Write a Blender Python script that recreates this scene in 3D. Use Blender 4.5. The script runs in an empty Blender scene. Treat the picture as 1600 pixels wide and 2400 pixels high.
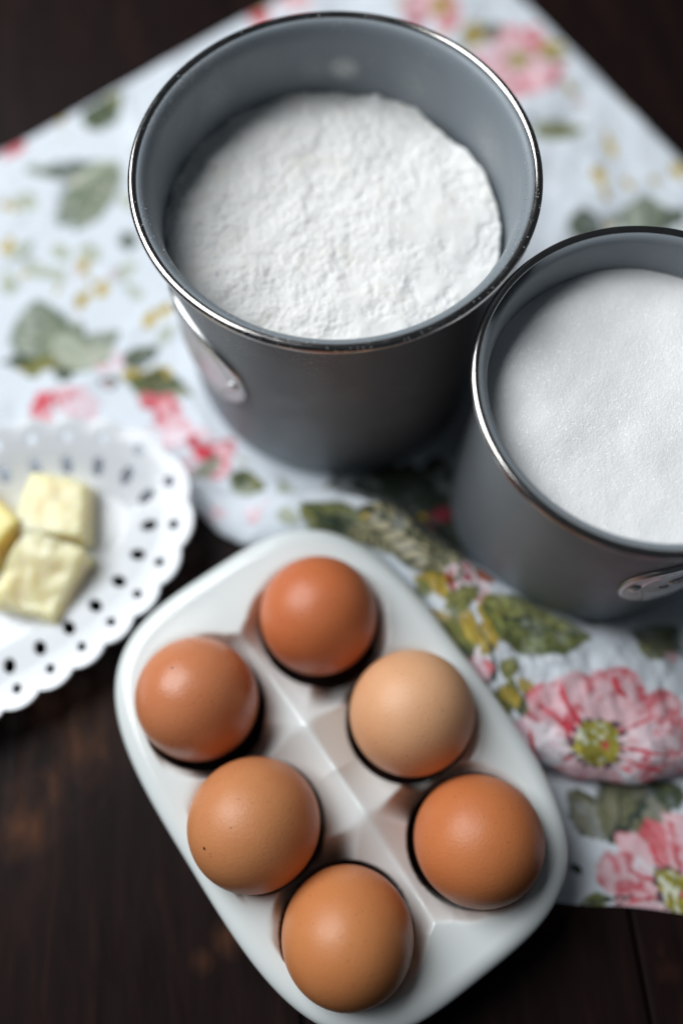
import bpy, bmesh, math, random
import numpy as np
from mathutils import Vector, Matrix

random.seed(4)
S = .001                                   # everything below is written in millimetres
scene = bpy.context.scene
col = scene.collection

# ------------------------------------------------------------------ camera
PITCH = 70.317
cam = bpy.data.cameras.new('camera'); camo = bpy.data.objects.new('camera', cam); col.objects.link(camo)
camo.location = (0, 0, .38717)
camo.rotation_euler = (math.radians(90 - PITCH), 0, 0)
cam.sensor_fit = 'HORIZONTAL'; cam.sensor_width = 24; cam.lens = 2201.6 / 1600 * 24
cam.clip_start = .01; cam.clip_end = 20
cam.dof.use_dof = True; cam.dof.focus_distance = .317; cam.dof.aperture_fstop = 1.7
scene.camera = camo

# ------------------------------------------------------------------ light: a cool window to the left, a dim room
world = bpy.data.worlds.new('World'); scene.world = world; world.use_nodes = True
bg = world.node_tree.nodes['Background']; bg.inputs[0].default_value = (.62, .72, .82, 1); bg.inputs[1].default_value = .04
def area(name, loc, target, sx, sy, power, colour):
    l = bpy.data.lights.new(name, 'AREA'); l.shape = 'RECTANGLE'; l.size = sx; l.size_y = sy; l.energy = power; l.color = colour
    o = bpy.data.objects.new(name, l); col.objects.link(o); o.location = loc
    o.rotation_euler = (Vector(target) - Vector(loc)).to_track_quat('-Z', 'Y').to_euler()
    return o
area('window_light', (-.74, .54, 1.02), (0, .10, .05), .95, 1.0, 23.5, (.955, .985, 1.))
scene.view_settings.view_transform = 'Standard'; scene.view_settings.look = 'None'
scene.view_settings.gamma = 1; scene.view_settings.exposure = 0; scene.view_settings.use_curve_mapping = False
scene.render.engine = 'CYCLES'; scene.cycles.use_denoising = True

# ------------------------------------------------------------------ object helpers
def srgb(r, g, b):
    f = lambda c: (c / 255 / 12.92) if c / 255 <= .04045 else ((c / 255 + .055) / 1.055) ** 2.4
    return (f(r), f(g), f(b), 1)
def link(name, mesh, mat=None, parent=None, smooth=True):
    o = bpy.data.objects.new(name, mesh); col.objects.link(o)
    if mat: mesh.materials.append(mat)
    if smooth and len(mesh.polygons): mesh.polygons.foreach_set('use_smooth', [True] * len(mesh.polygons))
    if parent: o.parent = parent
    return o
def mesh_np(name, V, F):
    """V in mm (n,3), F list / array of polygons"""
    me = bpy.data.meshes.new(name)
    V = np.asarray(V, float) * S
    if isinstance(F, np.ndarray):
        n, k = F.shape
        me.vertices.add(len(V)); me.vertices.foreach_set('co', V.ravel())
        me.loops.add(n * k); me.loops.foreach_set('vertex_index', F.ravel().astype(np.int32))
        me.polygons.add(n); me.polygons.foreach_set('loop_start', np.arange(0, n * k, k, dtype=np.int32))
        me.update(calc_edges=True); me.validate()
    else:
        me.from_pydata(V.tolist(), [], [list(map(int, f)) for f in F]); me.update()
    return me
def grid_faces(nr, nc, wrap=False):
    r = np.arange(nr - 1)[:, None]; c = np.arange(nc if wrap else nc - 1)[None]
    c1 = (c + 1) % nc
    return np.stack([r * nc + c, r * nc + c1, (r + 1) * nc + c1, (r + 1) * nc + c], -1).reshape(-1, 4)
def empty(name, loc=(0, 0, 0)):
    o = bpy.data.objects.new(name, None); col.objects.link(o); o.location = [c * S for c in loc]
    o.empty_display_size = .02; return o
def tag(o, label=None, category=None, group=None, kind=None):
    if label: o['label'] = label
    if category: o['category'] = category
    if group: o['group'] = group
    if kind: o['kind'] = kind
    return o
def lathe(name, prof, n=160, closed=False):
    """prof: (r, z) list in mm, revolved about z"""
    P = np.array(prof, float); a = np.linspace(0, 2 * np.pi, n, endpoint=False)
    V = np.stack([P[:, 0, None] * np.cos(a), P[:, 0, None] * np.sin(a), P[:, 1, None] + 0 * a], -1).reshape(-1, 3)
    F = grid_faces(len(P), n, True)
    if closed:
        k = len(P); c = np.arange(n); c1 = (c + 1) % n
        F = np.vstack([F, np.stack([(k - 1) * n + c, (k - 1) * n + c1, c1, c], -1)])
    return mesh_np(name, V, F)

# ------------------------------------------------------------------ material helpers
class Mat:
    def __init__(s, name, colour=(.8, .8, .8, 1), rough=.5, metal=0., **kw):
        s.m = bpy.data.materials.new(name); s.m.use_nodes = True; s.t = s.m.node_tree; s.N = s.t.nodes
        s.b = s.N['Principled BSDF']; s.b.inputs['Base Color'].default_value = colour
        s.b.inputs['Roughness'].default_value = rough; s.b.inputs['Metallic'].default_value = metal
        for k, v in kw.items(): s.b.inputs[k.replace('_', ' ')].default_value = v
        s._co = None
    def n(s, typ, **kw):
        x = s.N.new(typ)
        for k, v in kw.items():
            if hasattr(x, k): setattr(x, k, v)
            else: x.inputs[k.replace('_', ' ')].default_value = v
        return x
    def l(s, a, b): s.t.links.new(a, b)
    def co(s):
        if s._co is None: s._co = s.n('ShaderNodeTexCoord')
        return s._co.outputs['Object']
    def mapped(s, scale=(1, 1, 1), rot=(0, 0, 0), loc=(0, 0, 0)):
        x = s.n('ShaderNodeMapping'); x.inputs['Scale'].default_value = scale; x.inputs['Rotation'].default_value = rot
        x.inputs['Location'].default_value = loc; s.l(s.co(), x.inputs[0]); return x.outputs[0]
    def noise(s, scale, detail=4, rough=.5, vec=None, dist=0.):
        x = s.n('ShaderNodeTexNoise'); x.inputs['Scale'].default_value = scale; x.inputs['Detail'].default_value = detail
        x.inputs['Roughness'].default_value = rough; x.inputs['Distortion'].default_value = dist
        s.l(vec or s.co(), x.inputs['Vector']); return x.outputs[0]
    def ramp(s, fac, stops):
        x = s.n('ShaderNodeValToRGB'); e = x.color_ramp.elements
        while len(e) < len(stops): e.new(.5)
        for el, (p, c) in zip(e, stops):
            el.position = p; el.color = c if hasattr(c, '__len__') else (c, c, c, 1)
        s.l(fac, x.inputs[0]); return x.outputs[0]
    def mix(s, fac, a, b, mode='MIX'):
        x = s.n('ShaderNodeMix'); x.data_type = 'RGBA'; x.blend_type = mode
        for v, i in ((fac, 0), (a, 6), (b, 7)):
            if isinstance(v, (int, float)): x.inputs[i].default_value = v
            elif isinstance(v, tuple): x.inputs[i].default_value = v
            else: s.l(v, x.inputs[i])
        return x.outputs[2]
    def math(s, op, a, b=0.):
        x = s.n('ShaderNodeMath'); x.operation = op
        for v, i in ((a, 0), (b, 1)):
            if isinstance(v, (int, float)): x.inputs[i].default_value = v
            else: s.l(v, x.inputs[i])
        return x.outputs[0]
    def near(s, p, r0, r1):
        """1 within r0 mm of the object-space point p (mm), falling to 0 at r1"""
        x = s.n('ShaderNodeVectorMath'); x.operation = 'DISTANCE'; s.l(s.co(), x.inputs[0]); x.inputs[1].default_value = [c * S for c in p]
        y = s.n('ShaderNodeMapRange'); s.l(x.outputs['Value'], y.inputs[0])
        for i, v in ((1, r0 * S), (2, r1 * S), (3, 1.), (4, 0.)): y.inputs[i].default_value = v
        return y.outputs[0]
    def bump(s, h, strength=.3, dist=.0005):
        x = s.n('ShaderNodeBump'); x.inputs['Strength'].default_value = strength; x.inputs['Distance'].default_value = dist
        s.l(h, x.inputs['Height']); s.l(x.outputs[0], s.b.inputs['Normal']); return x
    def color(s, o): s.l(o, s.b.inputs['Base Color'])
    def rough(s, o): s.l(o, s.b.inputs['Roughness'])
# ------------------------------------------------------------------ numpy helpers
_rng = np.random.RandomState(7)
_TAB = _rng.rand(256, 256)
def vnoise(x, y):
    xi = np.floor(x).astype(int); yi = np.floor(y).astype(int)
    fx = x - xi; fy = y - yi
    fx = fx * fx * fx * (fx * (fx * 6 - 15) + 10); fy = fy * fy * fy * (fy * (fy * 6 - 15) + 10)
    a = _TAB[xi % 256, yi % 256]; b = _TAB[(xi + 1) % 256, yi % 256]
    c = _TAB[xi % 256, (yi + 1) % 256]; d = _TAB[(xi + 1) % 256, (yi + 1) % 256]
    return (a * (1 - fx) + b * fx) * (1 - fy) + (c * (1 - fx) + d * fx) * fy
def fbm(x, y, s, octv=4, gain=.5):
    """fractal noise, about -1..1, feature size s"""
    t = 0; amp = 1; tot = 0; x = x / s; y = y / s
    for o in range(octv):
        t = t + amp * (vnoise(x + 17.3 * o + 1000, y - 9.1 * o + 1000) * 2 - 1); tot += amp
        amp *= gain; c_, s_ = .8, .6
        x, y = (c_ * x - s_ * y) * 2.03, (s_ * x + c_ * y) * 2.03
    return t / tot * 1.6
def sstep(a, b, x):
    t = np.clip((x - a) / (b - a), 0, 1); return t * t * (3 - 2 * t)
def smooth(v, n):
    k = np.exp(-np.linspace(-2, 2, 2 * n + 1) ** 2); k /= k.sum()
    return np.convolve(np.pad(v, n, mode='edge'), k, mode='valid')

# ------------------------------------------------------------------ the cloth as one sheet (millimetres)
#  back edge point, front lip point, hem of the lower layer, width of the puffed fold, its height factor
CLOTH_ROWS = [
 (-290, 243, -300, 128, -300, 133, 16, .15), (-172, 330.5, -150, 130, -150, 135, 16, .15),
 (-114, 373, -80, 134, -80, 139, 16, .18), (-60, 413.8, -62, 137.5, -62, 142, 18, .25),
 (-30, 436, -53, 127, -52, 133, 20, .35), (-5, 454.6, -40, 121.5, -38, 127, 24, .42),
 (20, 473, -20, 123, -20, 127, 26, .7), (53, 497, 0, 121.5, 0, 126, 25, 1.1),
 (75, 465, 14, 112, 16, 116, 30, 1.4), (90, 443.6, 33, 88, 36, 92, 38, 1.5),
 (105, 422, 52, 58, 54, 58, 54, 1.35), (118, 403, 66, 40, 56, -6, 66, 1.15),
 (130, 385.7, 75, 32, 70, -17, 68, 1.1), (145, 364, 91, 25, 90, -20, 68, 1.05),
 (160, 342, 111, 23, 110, -22, 66, 1.), (178, 316, 132, 27, 130, -24, 52, 1.),
 (215, 263, 180, 40, 180, -28, 50, .9), (260, 198, 250, 60, 255, -35, 50, .9)]
PROFILE = np.array([(0, 0), (.05, 2.0), (.11, 9.5), (.18, 15), (.28, 18), (.42, 19.5), (.6, 18.6), (.75, 16.6), (.87, 13.4),
                    (.95, 9.6), (.99, 6.2), (1., 3.4), (.985, 1.4), (.95, .2), (.85, -.5), (.6, -.8)])
def build_cloth(nu=600, nf=520, nh=150, nl=90):
    R = np.array(CLOTH_ROWS, float)
    m = (R[:, 0:2] + R[:, 2:4]) / 2
    s = np.r_[0, np.cumsum(np.hypot(*np.diff(m, axis=0).T))]
    # more columns where the photograph looks
    dens = np.interp(s, s, np.where((R[:, 2] < -160) | (R[:, 2] > 150), .5, 1.))
    u = np.interp(np.linspace(0, 1, nu), np.r_[0, np.cumsum(np.diff(s) * (dens[1:] + dens[:-1]) / 2)] /
                  np.sum(np.diff(s) * (dens[1:] + dens[:-1]) / 2), s)
    q = [np.interp(u, s, R[:, k]) for k in range(8)]
    for k in range(2, 8): q[k] = smooth(q[k], 9)
    bx, by, fx, fy, lx, ly, W, Hs = q
    # uneven lip and hem
    fy = fy + 1.6 * fbm(u, u * 0 + 3, 26, 2) * Hs; ly = ly + 1.0 * fbm(u, u * 0 + 8, 40, 2)
    by = by + 1.5 * fbm(u, u * 0 + 5, 45, 2)
    L = np.hypot(fx - bx, fy - by); dx, dy = (fx - bx) / L, (fy - by) / L
    # resample the fold profile evenly
    P = PROFILE; tt = np.linspace(0, 1, len(P)); fine = np.linspace(0, 1, 400)
    pw = np.interp(fine, tt, P[:, 0]); pz = np.interp(fine, tt, P[:, 1]); pw = smooth(pw, 9); pz = smooth(pz, 9)
    sl = np.r_[0, np.cumsum(np.hypot(np.diff(pw) * 66, np.diff(pz)))]; e = np.linspace(0, sl[-1], nh)
    pw = np.interp(e, sl, pw); pz = np.interp(e, sl, pz); pw = (pw - pw[0]) / (pw.max() - pw[0])
    X = []; Y = []; Z = []
    Z0 = 2.4
    for k in range(nf):                                   # flat upper layer
        t = k / nf; d = (L - W) * t
        X.append(bx + dx * d); Y.append(by + dy * d); Z.append(np.full(nu, Z0))
    for k in range(nh):                                   # puffed fold
        d = L - W + W * pw[k]
        X.append(bx + dx * d); Y.append(by + dy * d)
        z = np.where(pz[k] > 0, Z0 + pz[k] * Hs, Z0 + pz[k])
        Z.append(z)
    ex, ey = X[-1], Y[-1]; t0x, t0y = ex + dx * (-2), ey + dy * (-2)
    for k in range(1, nl + 1):                            # lower layer out to the hem
        t = k / nl
        X.append(t0x + (lx - t0x) * t); Y.append(t0y + (ly - t0y) * t)
        lift = np.sin(np.pi * np.clip(t * 1.0, 0, 1)) * 1.4 * sstep(40, 70, fx)
        Z.append(.75 + lift + 0 * lx)
    X, Y, Z = map(np.array, (X, Y, Z))
    # print coordinates: arc length along every column
    seg = np.sqrt(np.diff(X, axis=0) ** 2 + np.diff(Y, axis=0) ** 2 + np.diff(Z, axis=0) ** 2)
    A = np.vstack([np.zeros(nu), np.cumsum(seg, axis=0)])
    PX = bx + dx * A; PY = by + dy * A
    # the lower layer turns over: its print runs on
    # wrinkles
    w = 2.3 * fbm(X + .4 * Y, Y - .3 * X, 95, 2) + 2.3 * fbm(X, Y, 30, 3) + .4 * fbm(X, Y, 9, 2) + 3.4 * (.35 - np.abs(fbm(X + Y * .5, Y * .6 - X * .2, 44, 2)))
    # pulled creases on the fold, running across it
    row = np.arange(len(X))[:, None]
    on = sstep(nf + 12, nf + 40, row) * (1 - sstep(nf + nh * .80, nf + nh * .9, row)) * Hs
    crease = 1.2 * fbm(PX * 1.0 + PY * .25, PY * .22, 13, 3) + 1.3 * fbm(PX - PY * .3, PX * .3 + PY, 26, 2) + 2.4 * (.4 - np.abs(fbm(PX * .8 + PY * .5, PY * .35 - PX * .2, 19, 3))) + .5 * fbm(PX, PY, 5, 2)
    def disc(cx, cy, r0, r1): return sstep(r0, r1, np.hypot(X - cx, Y - cy))
    keep = disc(-2.1, 218.9, 65.5, 74) * disc(101.9, 142.2, 56, 74)
    keep *= np.where(Y < 170, sstep(-58, -40, X) + .25 * (X < -40), 1)   # flat under the plate
    flat = (1 - sstep(nf - 20, nf + 15, row))
    low = sstep(nf + nh - 1, nf + nh, row)
    Z = Z + flat * keep * np.maximum(w, -1.3 + .25 * np.minimum(w + 1.3, 0) * 0) + on * crease + low * np.maximum(1.1 * fbm(X, Y, 24, 3), -.4) * sstep(40, 70, fx)
    hem = sstep(.93, 1., (row - nf - nh) / nl); Z = Z - low * hem * (Z - .5) * .6
    back = 1 - sstep(0, 10, row); Z = Z - back * (Z - .8) * .7
    return X, Y, Z, PX, PY
PRINT = [
 ('petal',93.4,391.6,67.7,387.0,21.2,'pink'), ('petal',93.4,391.6,77.7,366.1,32.9,'pink'), ('petal',93.4,391.6,96.5,366.3,33.0,'pink'), 
 ('petal',93.4,391.6,115.1,380.7,21.0,'pink'), ('petal',93.4,391.6,106.7,409.3,24.5,'pink'), ('petal',93.4,391.6,87.8,414.7,26.5,'pink'), 
 ('disc',93.4,391.6,99.1,391.3,5.7,'c'), ('blob',102.9,414.0,106.1,413.8,1.9,'red'), ('blob',93.5,377.1,96.5,377.6,2.1,'red'), 
 ('blob',111.1,376.5,114.5,376.6,2.7,'red'), ('blob',103.3,403.5,106.5,403.3,3.2,'red'), ('leaf',68.5,399.2,72.6,419.5,9.8,'ochre'), 
 ('leaf',75.5,407.2,84.5,416.1,8.2,'dark'), ('leaf',104.7,395.2,119.1,402.6,10.0,'ochre'), ('leaf',103.3,390.6,120.2,392.8,5.4,'olive'), 
 ('petal',47.9,422.7,33.7,416.1,17.7,'pink'), ('petal',47.9,422.7,41.1,436.3,25.4,'pink'), ('petal',47.9,422.7,59.9,432.6,22.9,'pink'), 
 ('petal',47.9,422.7,62.2,413.8,17.5,'pink'), ('blob',40.1,416.2,42.8,416.6,1.9,'red'), ('blob',52.3,412.3,54.9,412.1,1.5,'red'), 
 ('leaf',47.1,428.5,60.0,422.2,9.8,'ochre'), ('petal',-38.7,425.9,-48.4,417.6,14.2,'red'), ('petal',-31.9,428.5,-26.5,439.2,16.4,'pink'), 
 ('petal',-33.4,425.9,-15.3,429.3,11.1,'pink'), ('blob',-42.9,420.9,-39.0,420.5,2.4,'red'), ('leaf',97.6,341.9,125.6,346.5,9.9,'olive'), 
 ('blob',96.8,349.9,99.4,350.1,2.1,'dark'), ('blob',135.6,336.8,137.2,331.4,2.6,'ochre'), ('blob',137.1,330.8,138.0,325.9,2.3,'ochre'), 
 ('blob',128.8,314.7,130.3,308.4,2.9,'ochre'), ('blob',130.5,304.4,131.6,301.1,1.6,'ochre'), ('blob',141.6,311.5,142.6,307.3,1.9,'ochre'), 
 ('blob',118.7,371.5,119.8,367.9,1.7,'ochre'), ('blob',155.1,313.2,155.5,309.8,1.6,'ochre'), ('blob',167.8,317.1,168.5,309.7,3.4,'ochre'), 
 ('blob',122.2,361.9,123.3,358.3,1.7,'ochre'), ('leaf',117.9,276.4,120.2,296.2,14.5,'dark'), ('leaf',146.5,279.2,151.0,302.6,21.0,'grey'), 
 ('leaf',156.4,285.8,167.8,293.0,7.9,'dark'), ('leaf',129.3,286.3,135.8,291.2,5.0,'grey'), ('leaf',-129.4,345.1,-113.2,370.2,11.8,'olive'), 
 ('leaf',-127.1,347.6,-131.5,360.6,7.6,'dark'), ('petal',-172.6,327.4,-160.3,336.6,7.9,'red'), ('blob',-124.0,364.0,-121.3,364.1,2.7,'grey'), 
 ('leaf',-115.5,321.8,-154.7,318.4,11.3,'dark'), ('leaf',-112.4,325.9,-139.0,286.3,21.2,'grey'), ('leaf',-115.1,325.3,-122.8,302.1,10.0,'olive'), 
 ('blob',-161.1,274.0,-159.8,278.0,2.7,'ochre'), ('blob',-151.3,259.3,-149.8,261.9,1.9,'ochre'), ('blob',-124.3,264.7,-123.0,268.7,2.6,'ochre'), 
 ('blob',-120.5,256.9,-119.9,259.2,1.5,'ochre'), ('blob',-122.7,244.6,-121.3,248.9,2.8,'ochre'), ('blob',-114.1,250.6,-112.0,255.3,3.2,'ochre'), 
 ('blob',-90.0,233.5,-88.2,237.8,3.0,'ochre'), ('blob',-84.3,238.2,-83.1,242.3,2.7,'ochre'), ('blob',-135.5,250.6,-134.9,252.9,1.5,'ochre'), 
 ('blob',-165.7,298.4,-165.0,300.7,1.5,'ochre'), ('leaf',-102.3,272.8,-106.6,284.1,8.2,'dark'), ('leaf',-137.2,210.6,-144.2,246.1,23.0,'grey'), 
 ('leaf',-134.8,206.9,-122.1,233.1,19.7,'grey'), ('leaf',-127.3,207.5,-103.6,228.3,14.3,'grey'), ('leaf',-131.3,209.3,-118.4,219.2,12.1,'olive'), 
 ('leaf',-139.2,212.0,-158.1,212.1,7.2,'dark'), ('leaf',-126.0,212.3,-149.0,207.8,5.8,'ochre'), ('leaf',-128.3,200.5,-127.9,212.2,6.9,'dark'), 
 ('petal',-108.4,207.7,-116.9,214.6,8.7,'pale'), ('petal',-108.4,207.7,-100.9,215.5,10.1,'pale'), ('blob',-111.6,210.4,-109.7,210.4,1.9,'pink'), 
 ('leaf',-100.3,211.2,-84.1,220.3,9.5,'dark'), ('leaf',-99.3,204.1,-68.2,194.3,13.0,'olive'), ('leaf',-102.6,200.0,-112.5,203.0,6.8,'dark'), 
 ('leaf',-101.1,203.3,-91.6,207.5,6.6,'ochre'), ('leaf',-89.1,207.5,-76.3,199.7,8.9,'ochre'), ('petal',-130.6,188.1,-140.3,189.5,17.3,'red'), 
 ('petal',-124.7,186.8,-126.1,197.7,22.0,'pink'), ('petal',-125.0,189.1,-111.0,184.6,17.4,'pale'), ('petal',-129.9,182.4,-114.9,177.4,8.0,'red'), 
 ('blob',-135.8,191.8,-139.2,188.5,3.0,'red'), ('petal',-132.4,187.0,-134.0,177.1,13.1,'pink'), ('petal',-75.9,185.1,-90.7,195.3,9.9,'red'), 
 ('petal',-75.9,185.1,-79.0,194.5,8.4,'red'), ('petal',-66.5,171.1,-82.2,189.6,16.0,'pink'), ('petal',-64.0,169.5,-80.1,174.7,12.3,'pale'), 
 ('petal',-62.0,166.2,-46.5,167.7,11.7,'pink'), ('petal',-62.0,167.2,-50.8,154.4,14.7,'pink'), ('petal',-62.5,166.3,-68.1,156.0,14.1,'pale'), 
 ('petal',-62.0,167.2,-60.9,176.1,11.8,'pale'), ('blob',-61.5,165.7,-56.8,165.7,3.8,'red'), ('blob',-58.9,164.5,-56.3,164.4,1.9,'crimson'), 
 ('blob',-66.0,169.8,-63.5,169.6,2.5,'red'), ('leaf',-49.7,152.9,-33.5,147.9,9.9,'olive'), ('leaf',-48.5,150.9,-40.2,153.4,6.2,'dark'), 
 ('blob',-6.1,135.2,-3.0,133.5,2.5,'ochre'), ('blob',-32.7,134.2,-31.2,133.8,1.6,'pale'), ('blob',-87.0,174.8,-84.1,174.6,2.9,'pale'), 
 ('leaf',8.6,98.0,-18.2,127.6,14.1,'olive'), ('leaf',5.1,101.9,-13.1,120.7,8.7,'dark'), ('stroke',-16.1,128.7,5.4,100.5,1.1,'stem'), 
 ('leaf',0.4,109.3,22.3,88.1,8.0,'stripe'), ('leaf',47.1,81.3,4.1,116.1,19.5,'stripe'), ('leaf',50.2,77.9,27.1,98.7,14.6,'stripe'), 
 ('leaf',54.4,87.2,34.9,95.4,9.5,'stripe'), ('leaf',44.6,78.9,24.1,80.2,7.6,'ochre'), ('leaf',60.2,112.6,78.7,104.3,11.1,'dark'), 
 ('leaf',31.3,73.0,25.7,80.4,5.2,'olive'), ('petal',42.0,80.7,40.8,77.7,3.2,'tiny'), ('petal',42.0,80.7,39.1,80.1,2.6,'tiny'), 
 ('petal',42.0,80.7,41.7,83.1,2.4,'tiny'), ('petal',42.0,80.7,45.1,82.4,3.2,'tiny'), ('petal',42.0,80.7,44.6,79.4,2.7,'tiny'), 
 ('blob',42.0,80.7,43.4,80.9,1.4,'red'), ('petal',47.7,85.6,50.6,85.1,2.6,'tiny'), ('petal',47.7,85.6,46.5,82.4,3.4,'tiny'), 
 ('petal',47.7,85.6,44.7,84.4,2.9,'tiny'), ('petal',47.7,85.6,46.6,87.7,2.3,'tiny'), ('petal',47.7,85.6,50.4,88.5,3.6,'tiny'), 
 ('blob',47.7,85.6,49.3,86.2,1.5,'red'), ('petal',49.1,80.1,48.0,82.4,2.4,'tiny'), ('petal',49.1,80.1,51.7,83.1,3.6,'tiny'), 
 ('petal',49.1,80.1,51.8,79.2,2.6,'tiny'), ('petal',49.1,80.1,48.7,77.4,2.7,'tiny'), ('petal',49.1,80.1,46.1,79.3,2.8,'tiny'), 
 ('blob',49.1,80.1,49.8,80.1,0.7,'red'), ('petal',52.6,84.3,55.3,84.1,2.5,'tiny'), ('petal',52.6,84.3,51.3,80.8,3.8,'tiny'), 
 ('petal',52.6,84.3,48.7,82.3,3.9,'tiny'), ('petal',52.6,84.3,51.5,86.4,2.2,'tiny'), ('petal',52.6,84.3,55.1,87.6,3.9,'tiny'), 
 ('blob',52.6,84.3,53.3,84.5,0.7,'red'), ('petal',44.8,75.7,43.8,78.4,2.8,'tiny'), ('petal',44.8,75.7,47.3,78.1,3.2,'tiny'), 
 ('petal',44.8,75.7,46.9,74.9,2.1,'tiny'), ('petal',44.8,75.7,43.7,73.1,2.8,'tiny'), ('petal',44.8,75.7,41.9,75.2,2.6,'tiny'), 
 ('blob',44.8,75.7,45.6,76.2,0.9,'red'), ('petal',50.8,76.9,50.4,74.6,2.3,'tiny'), ('petal',50.8,76.9,47.7,75.9,2.8,'tiny'), 
 ('petal',50.8,76.9,49.7,79.0,2.4,'tiny'), ('petal',50.8,76.9,53.3,79.5,3.4,'tiny'), ('petal',50.8,76.9,53.6,76.7,2.5,'tiny'), 
 ('blob',50.8,76.9,51.6,77.5,1.0,'red'), ('petal',40.8,86.3,40.5,89.0,2.8,'tiny'), ('petal',40.8,86.3,43.2,88.1,2.7,'tiny'), 
 ('petal',40.8,86.3,42.6,84.7,2.3,'tiny'), ('petal',40.8,86.3,38.9,83.4,3.3,'tiny'), ('petal',40.8,86.3,37.8,85.8,2.6,'tiny'), 
 ('blob',40.8,86.3,41.5,86.4,0.7,'red'), ('petal',46.9,89.8,45.8,87.1,2.9,'tiny'), ('petal',46.9,89.8,44.0,88.8,2.8,'tiny'), 
 ('petal',46.9,89.8,46.8,93.9,4.0,'tiny'), ('petal',46.9,89.8,48.5,92.7,3.0,'tiny'), ('petal',46.9,89.8,49.8,89.6,2.6,'tiny'), 
 ('blob',46.9,89.8,48.6,91.3,1.5,'red'), ('petal',54.2,80.8,52.3,82.6,2.5,'tiny'), ('petal',54.2,80.8,56.0,83.8,3.3,'tiny'), 
 ('petal',54.2,80.8,56.9,80.7,2.5,'tiny'), ('petal',54.2,80.8,53.7,77.9,3.0,'tiny'), ('petal',54.2,80.8,50.4,79.0,3.7,'tiny'), 
 ('blob',54.2,80.8,54.9,81.1,0.8,'red'), ('blob',54.8,89.9,58.0,93.1,4.2,'rust'), ('blob',40.2,82.9,42.4,83.2,2.2,'rust'), 
 ('blob',35.9,78.1,38.2,78.7,2.3,'ochre'), ('leaf',49.0,55.1,31.3,68.2,9.4,'ochre'), ('leaf',47.5,55.1,41.2,71.1,9.5,'olive'), 
 ('leaf',51.5,52.8,36.1,56.2,5.8,'dark'), ('leaf',55.7,77.4,67.9,60.9,10.1,'olive'), ('leaf',50.9,73.0,70.1,76.4,11.1,'ochre'), 
 ('leaf',51.6,73.0,68.6,65.8,7.8,'ochre'), ('leaf',53.2,74.4,99.3,71.2,20.7,'leafy'), ('stroke',65.8,70.3,78.4,72.4,1.3,'stem'), 
 ('stroke',62.0,72.3,73.4,76.6,1.2,'stem'), ('stroke',69.5,67.6,79.3,70.4,1.1,'stem'), ('leaf',44.8,61.3,33.7,59.7,7.1,'olive'), 
 ('leaf',50.3,59.6,44.4,73.1,6.7,'ochre'), ('leaf',52.7,56.9,56.9,70.8,7.8,'ochre'), ('leaf',61.6,50.1,67.0,59.2,5.5,'olive'), 
 ('leaf',58.5,33.9,65.7,50.8,7.2,'olive'), ('leaf',55.8,-32.3,59.2,-16.4,8.0,'ochre'), ('leaf',37.5,69.8,52.2,82.0,7.3,'olive'), 
 ('petal',55.9,54.1,50.0,47.8,12.0,'pink'), ('petal',54.7,55.9,58.2,50.5,5.8,'red'), ('petal',53.2,55.0,49.0,55.1,6.2,'pale'), 
 ('stroke',54.9,62.1,57.9,58.2,1.5,'stem'), ('stroke',57.9,58.2,59.2,52.7,1.7,'stem'), ('stroke',59.2,52.7,55.5,46.8,2.1,'stem'), 
 ('stroke',55.5,46.8,51.6,43.9,2.1,'stem'), ('stroke',50.6,66.1,55.4,61.0,1.0,'stem'), ('leaf',65.0,41.0,60.4,47.1,5.1,'ochre'), 
 ('leaf',68.4,37.8,62.5,47.0,6.3,'ochre'), ('leaf',54.1,-30.6,54.4,-11.6,9.2,'ochre'), ('leaf',70.1,45.3,71.0,51.8,5.9,'ochre'), 
 ('leaf',64.2,26.3,60.1,35.2,7.0,'olive'), ('leaf',68.9,33.1,76.9,50.3,8.0,'dark'), ('stroke',60.2,40.9,70.6,36.6,0.9,'stem'), 
 ('stroke',64.8,49.1,69.7,43.2,0.8,'stem'), ('petal',89.4,29.5,73.0,48.6,17.4,'pink'), ('petal',91.3,31.2,89.5,54.6,24.9,'pink'), 
 ('petal',96.4,31.4,111.0,55.6,25.6,'pink'), ('petal',99.8,29.9,128.3,43.0,20.1,'pink'), ('petal',101.2,27.7,142.1,29.6,22.1,'streak'), 
 ('petal',99.6,23.4,137.2,14.0,20.1,'streak'), ('petal',89.2,28.0,65.0,27.4,20.8,'white'), ('petal',89.3,24.1,83.0,5.4,18.0,'white'), 
 ('petal',94.2,22.7,93.3,7.5,32.0,'pink'), ('stroke',92.2,31.8,83.7,47.7,2.5,'red'), ('stroke',91.3,31.2,78.6,39.5,1.9,'red'), 
 ('stroke',85.4,33.7,85.5,39.2,2.2,'red'), ('stroke',84.7,29.2,88.1,36.3,1.8,'red'), ('stroke',71.9,21.7,71.0,31.3,1.7,'red'), 
 ('stroke',102.8,31.9,118.4,39.6,1.4,'red'), ('stroke',106.6,26.9,124.5,23.9,1.3,'red'), ('stroke',105.9,22.6,123.1,15.4,1.4,'red'), 
 ('stroke',108.7,46.5,104.3,53.1,2.5,'red'), ('stroke',94.9,32.9,103.4,35.5,1.6,'red'), ('stroke',83.3,20.3,87.4,21.7,1.7,'red'), 
 ('disc',96.8,27.8,106.7,27.6,9.9,'c'), ('leaf',88.3,-66.8,114.5,-39.1,23.7,'deep'), ('leaf',87.3,-66.8,74.7,-48.9,12.9,'deep'), 
 ('leaf',92.2,-65.8,97.7,-40.1,14.0,'deep'), ('stroke',88.1,-67.6,107.2,-49.5,1.7,'stem'), ('petal',108.6,-77.2,81.7,-79.2,16.6,'pink'), 
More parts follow.
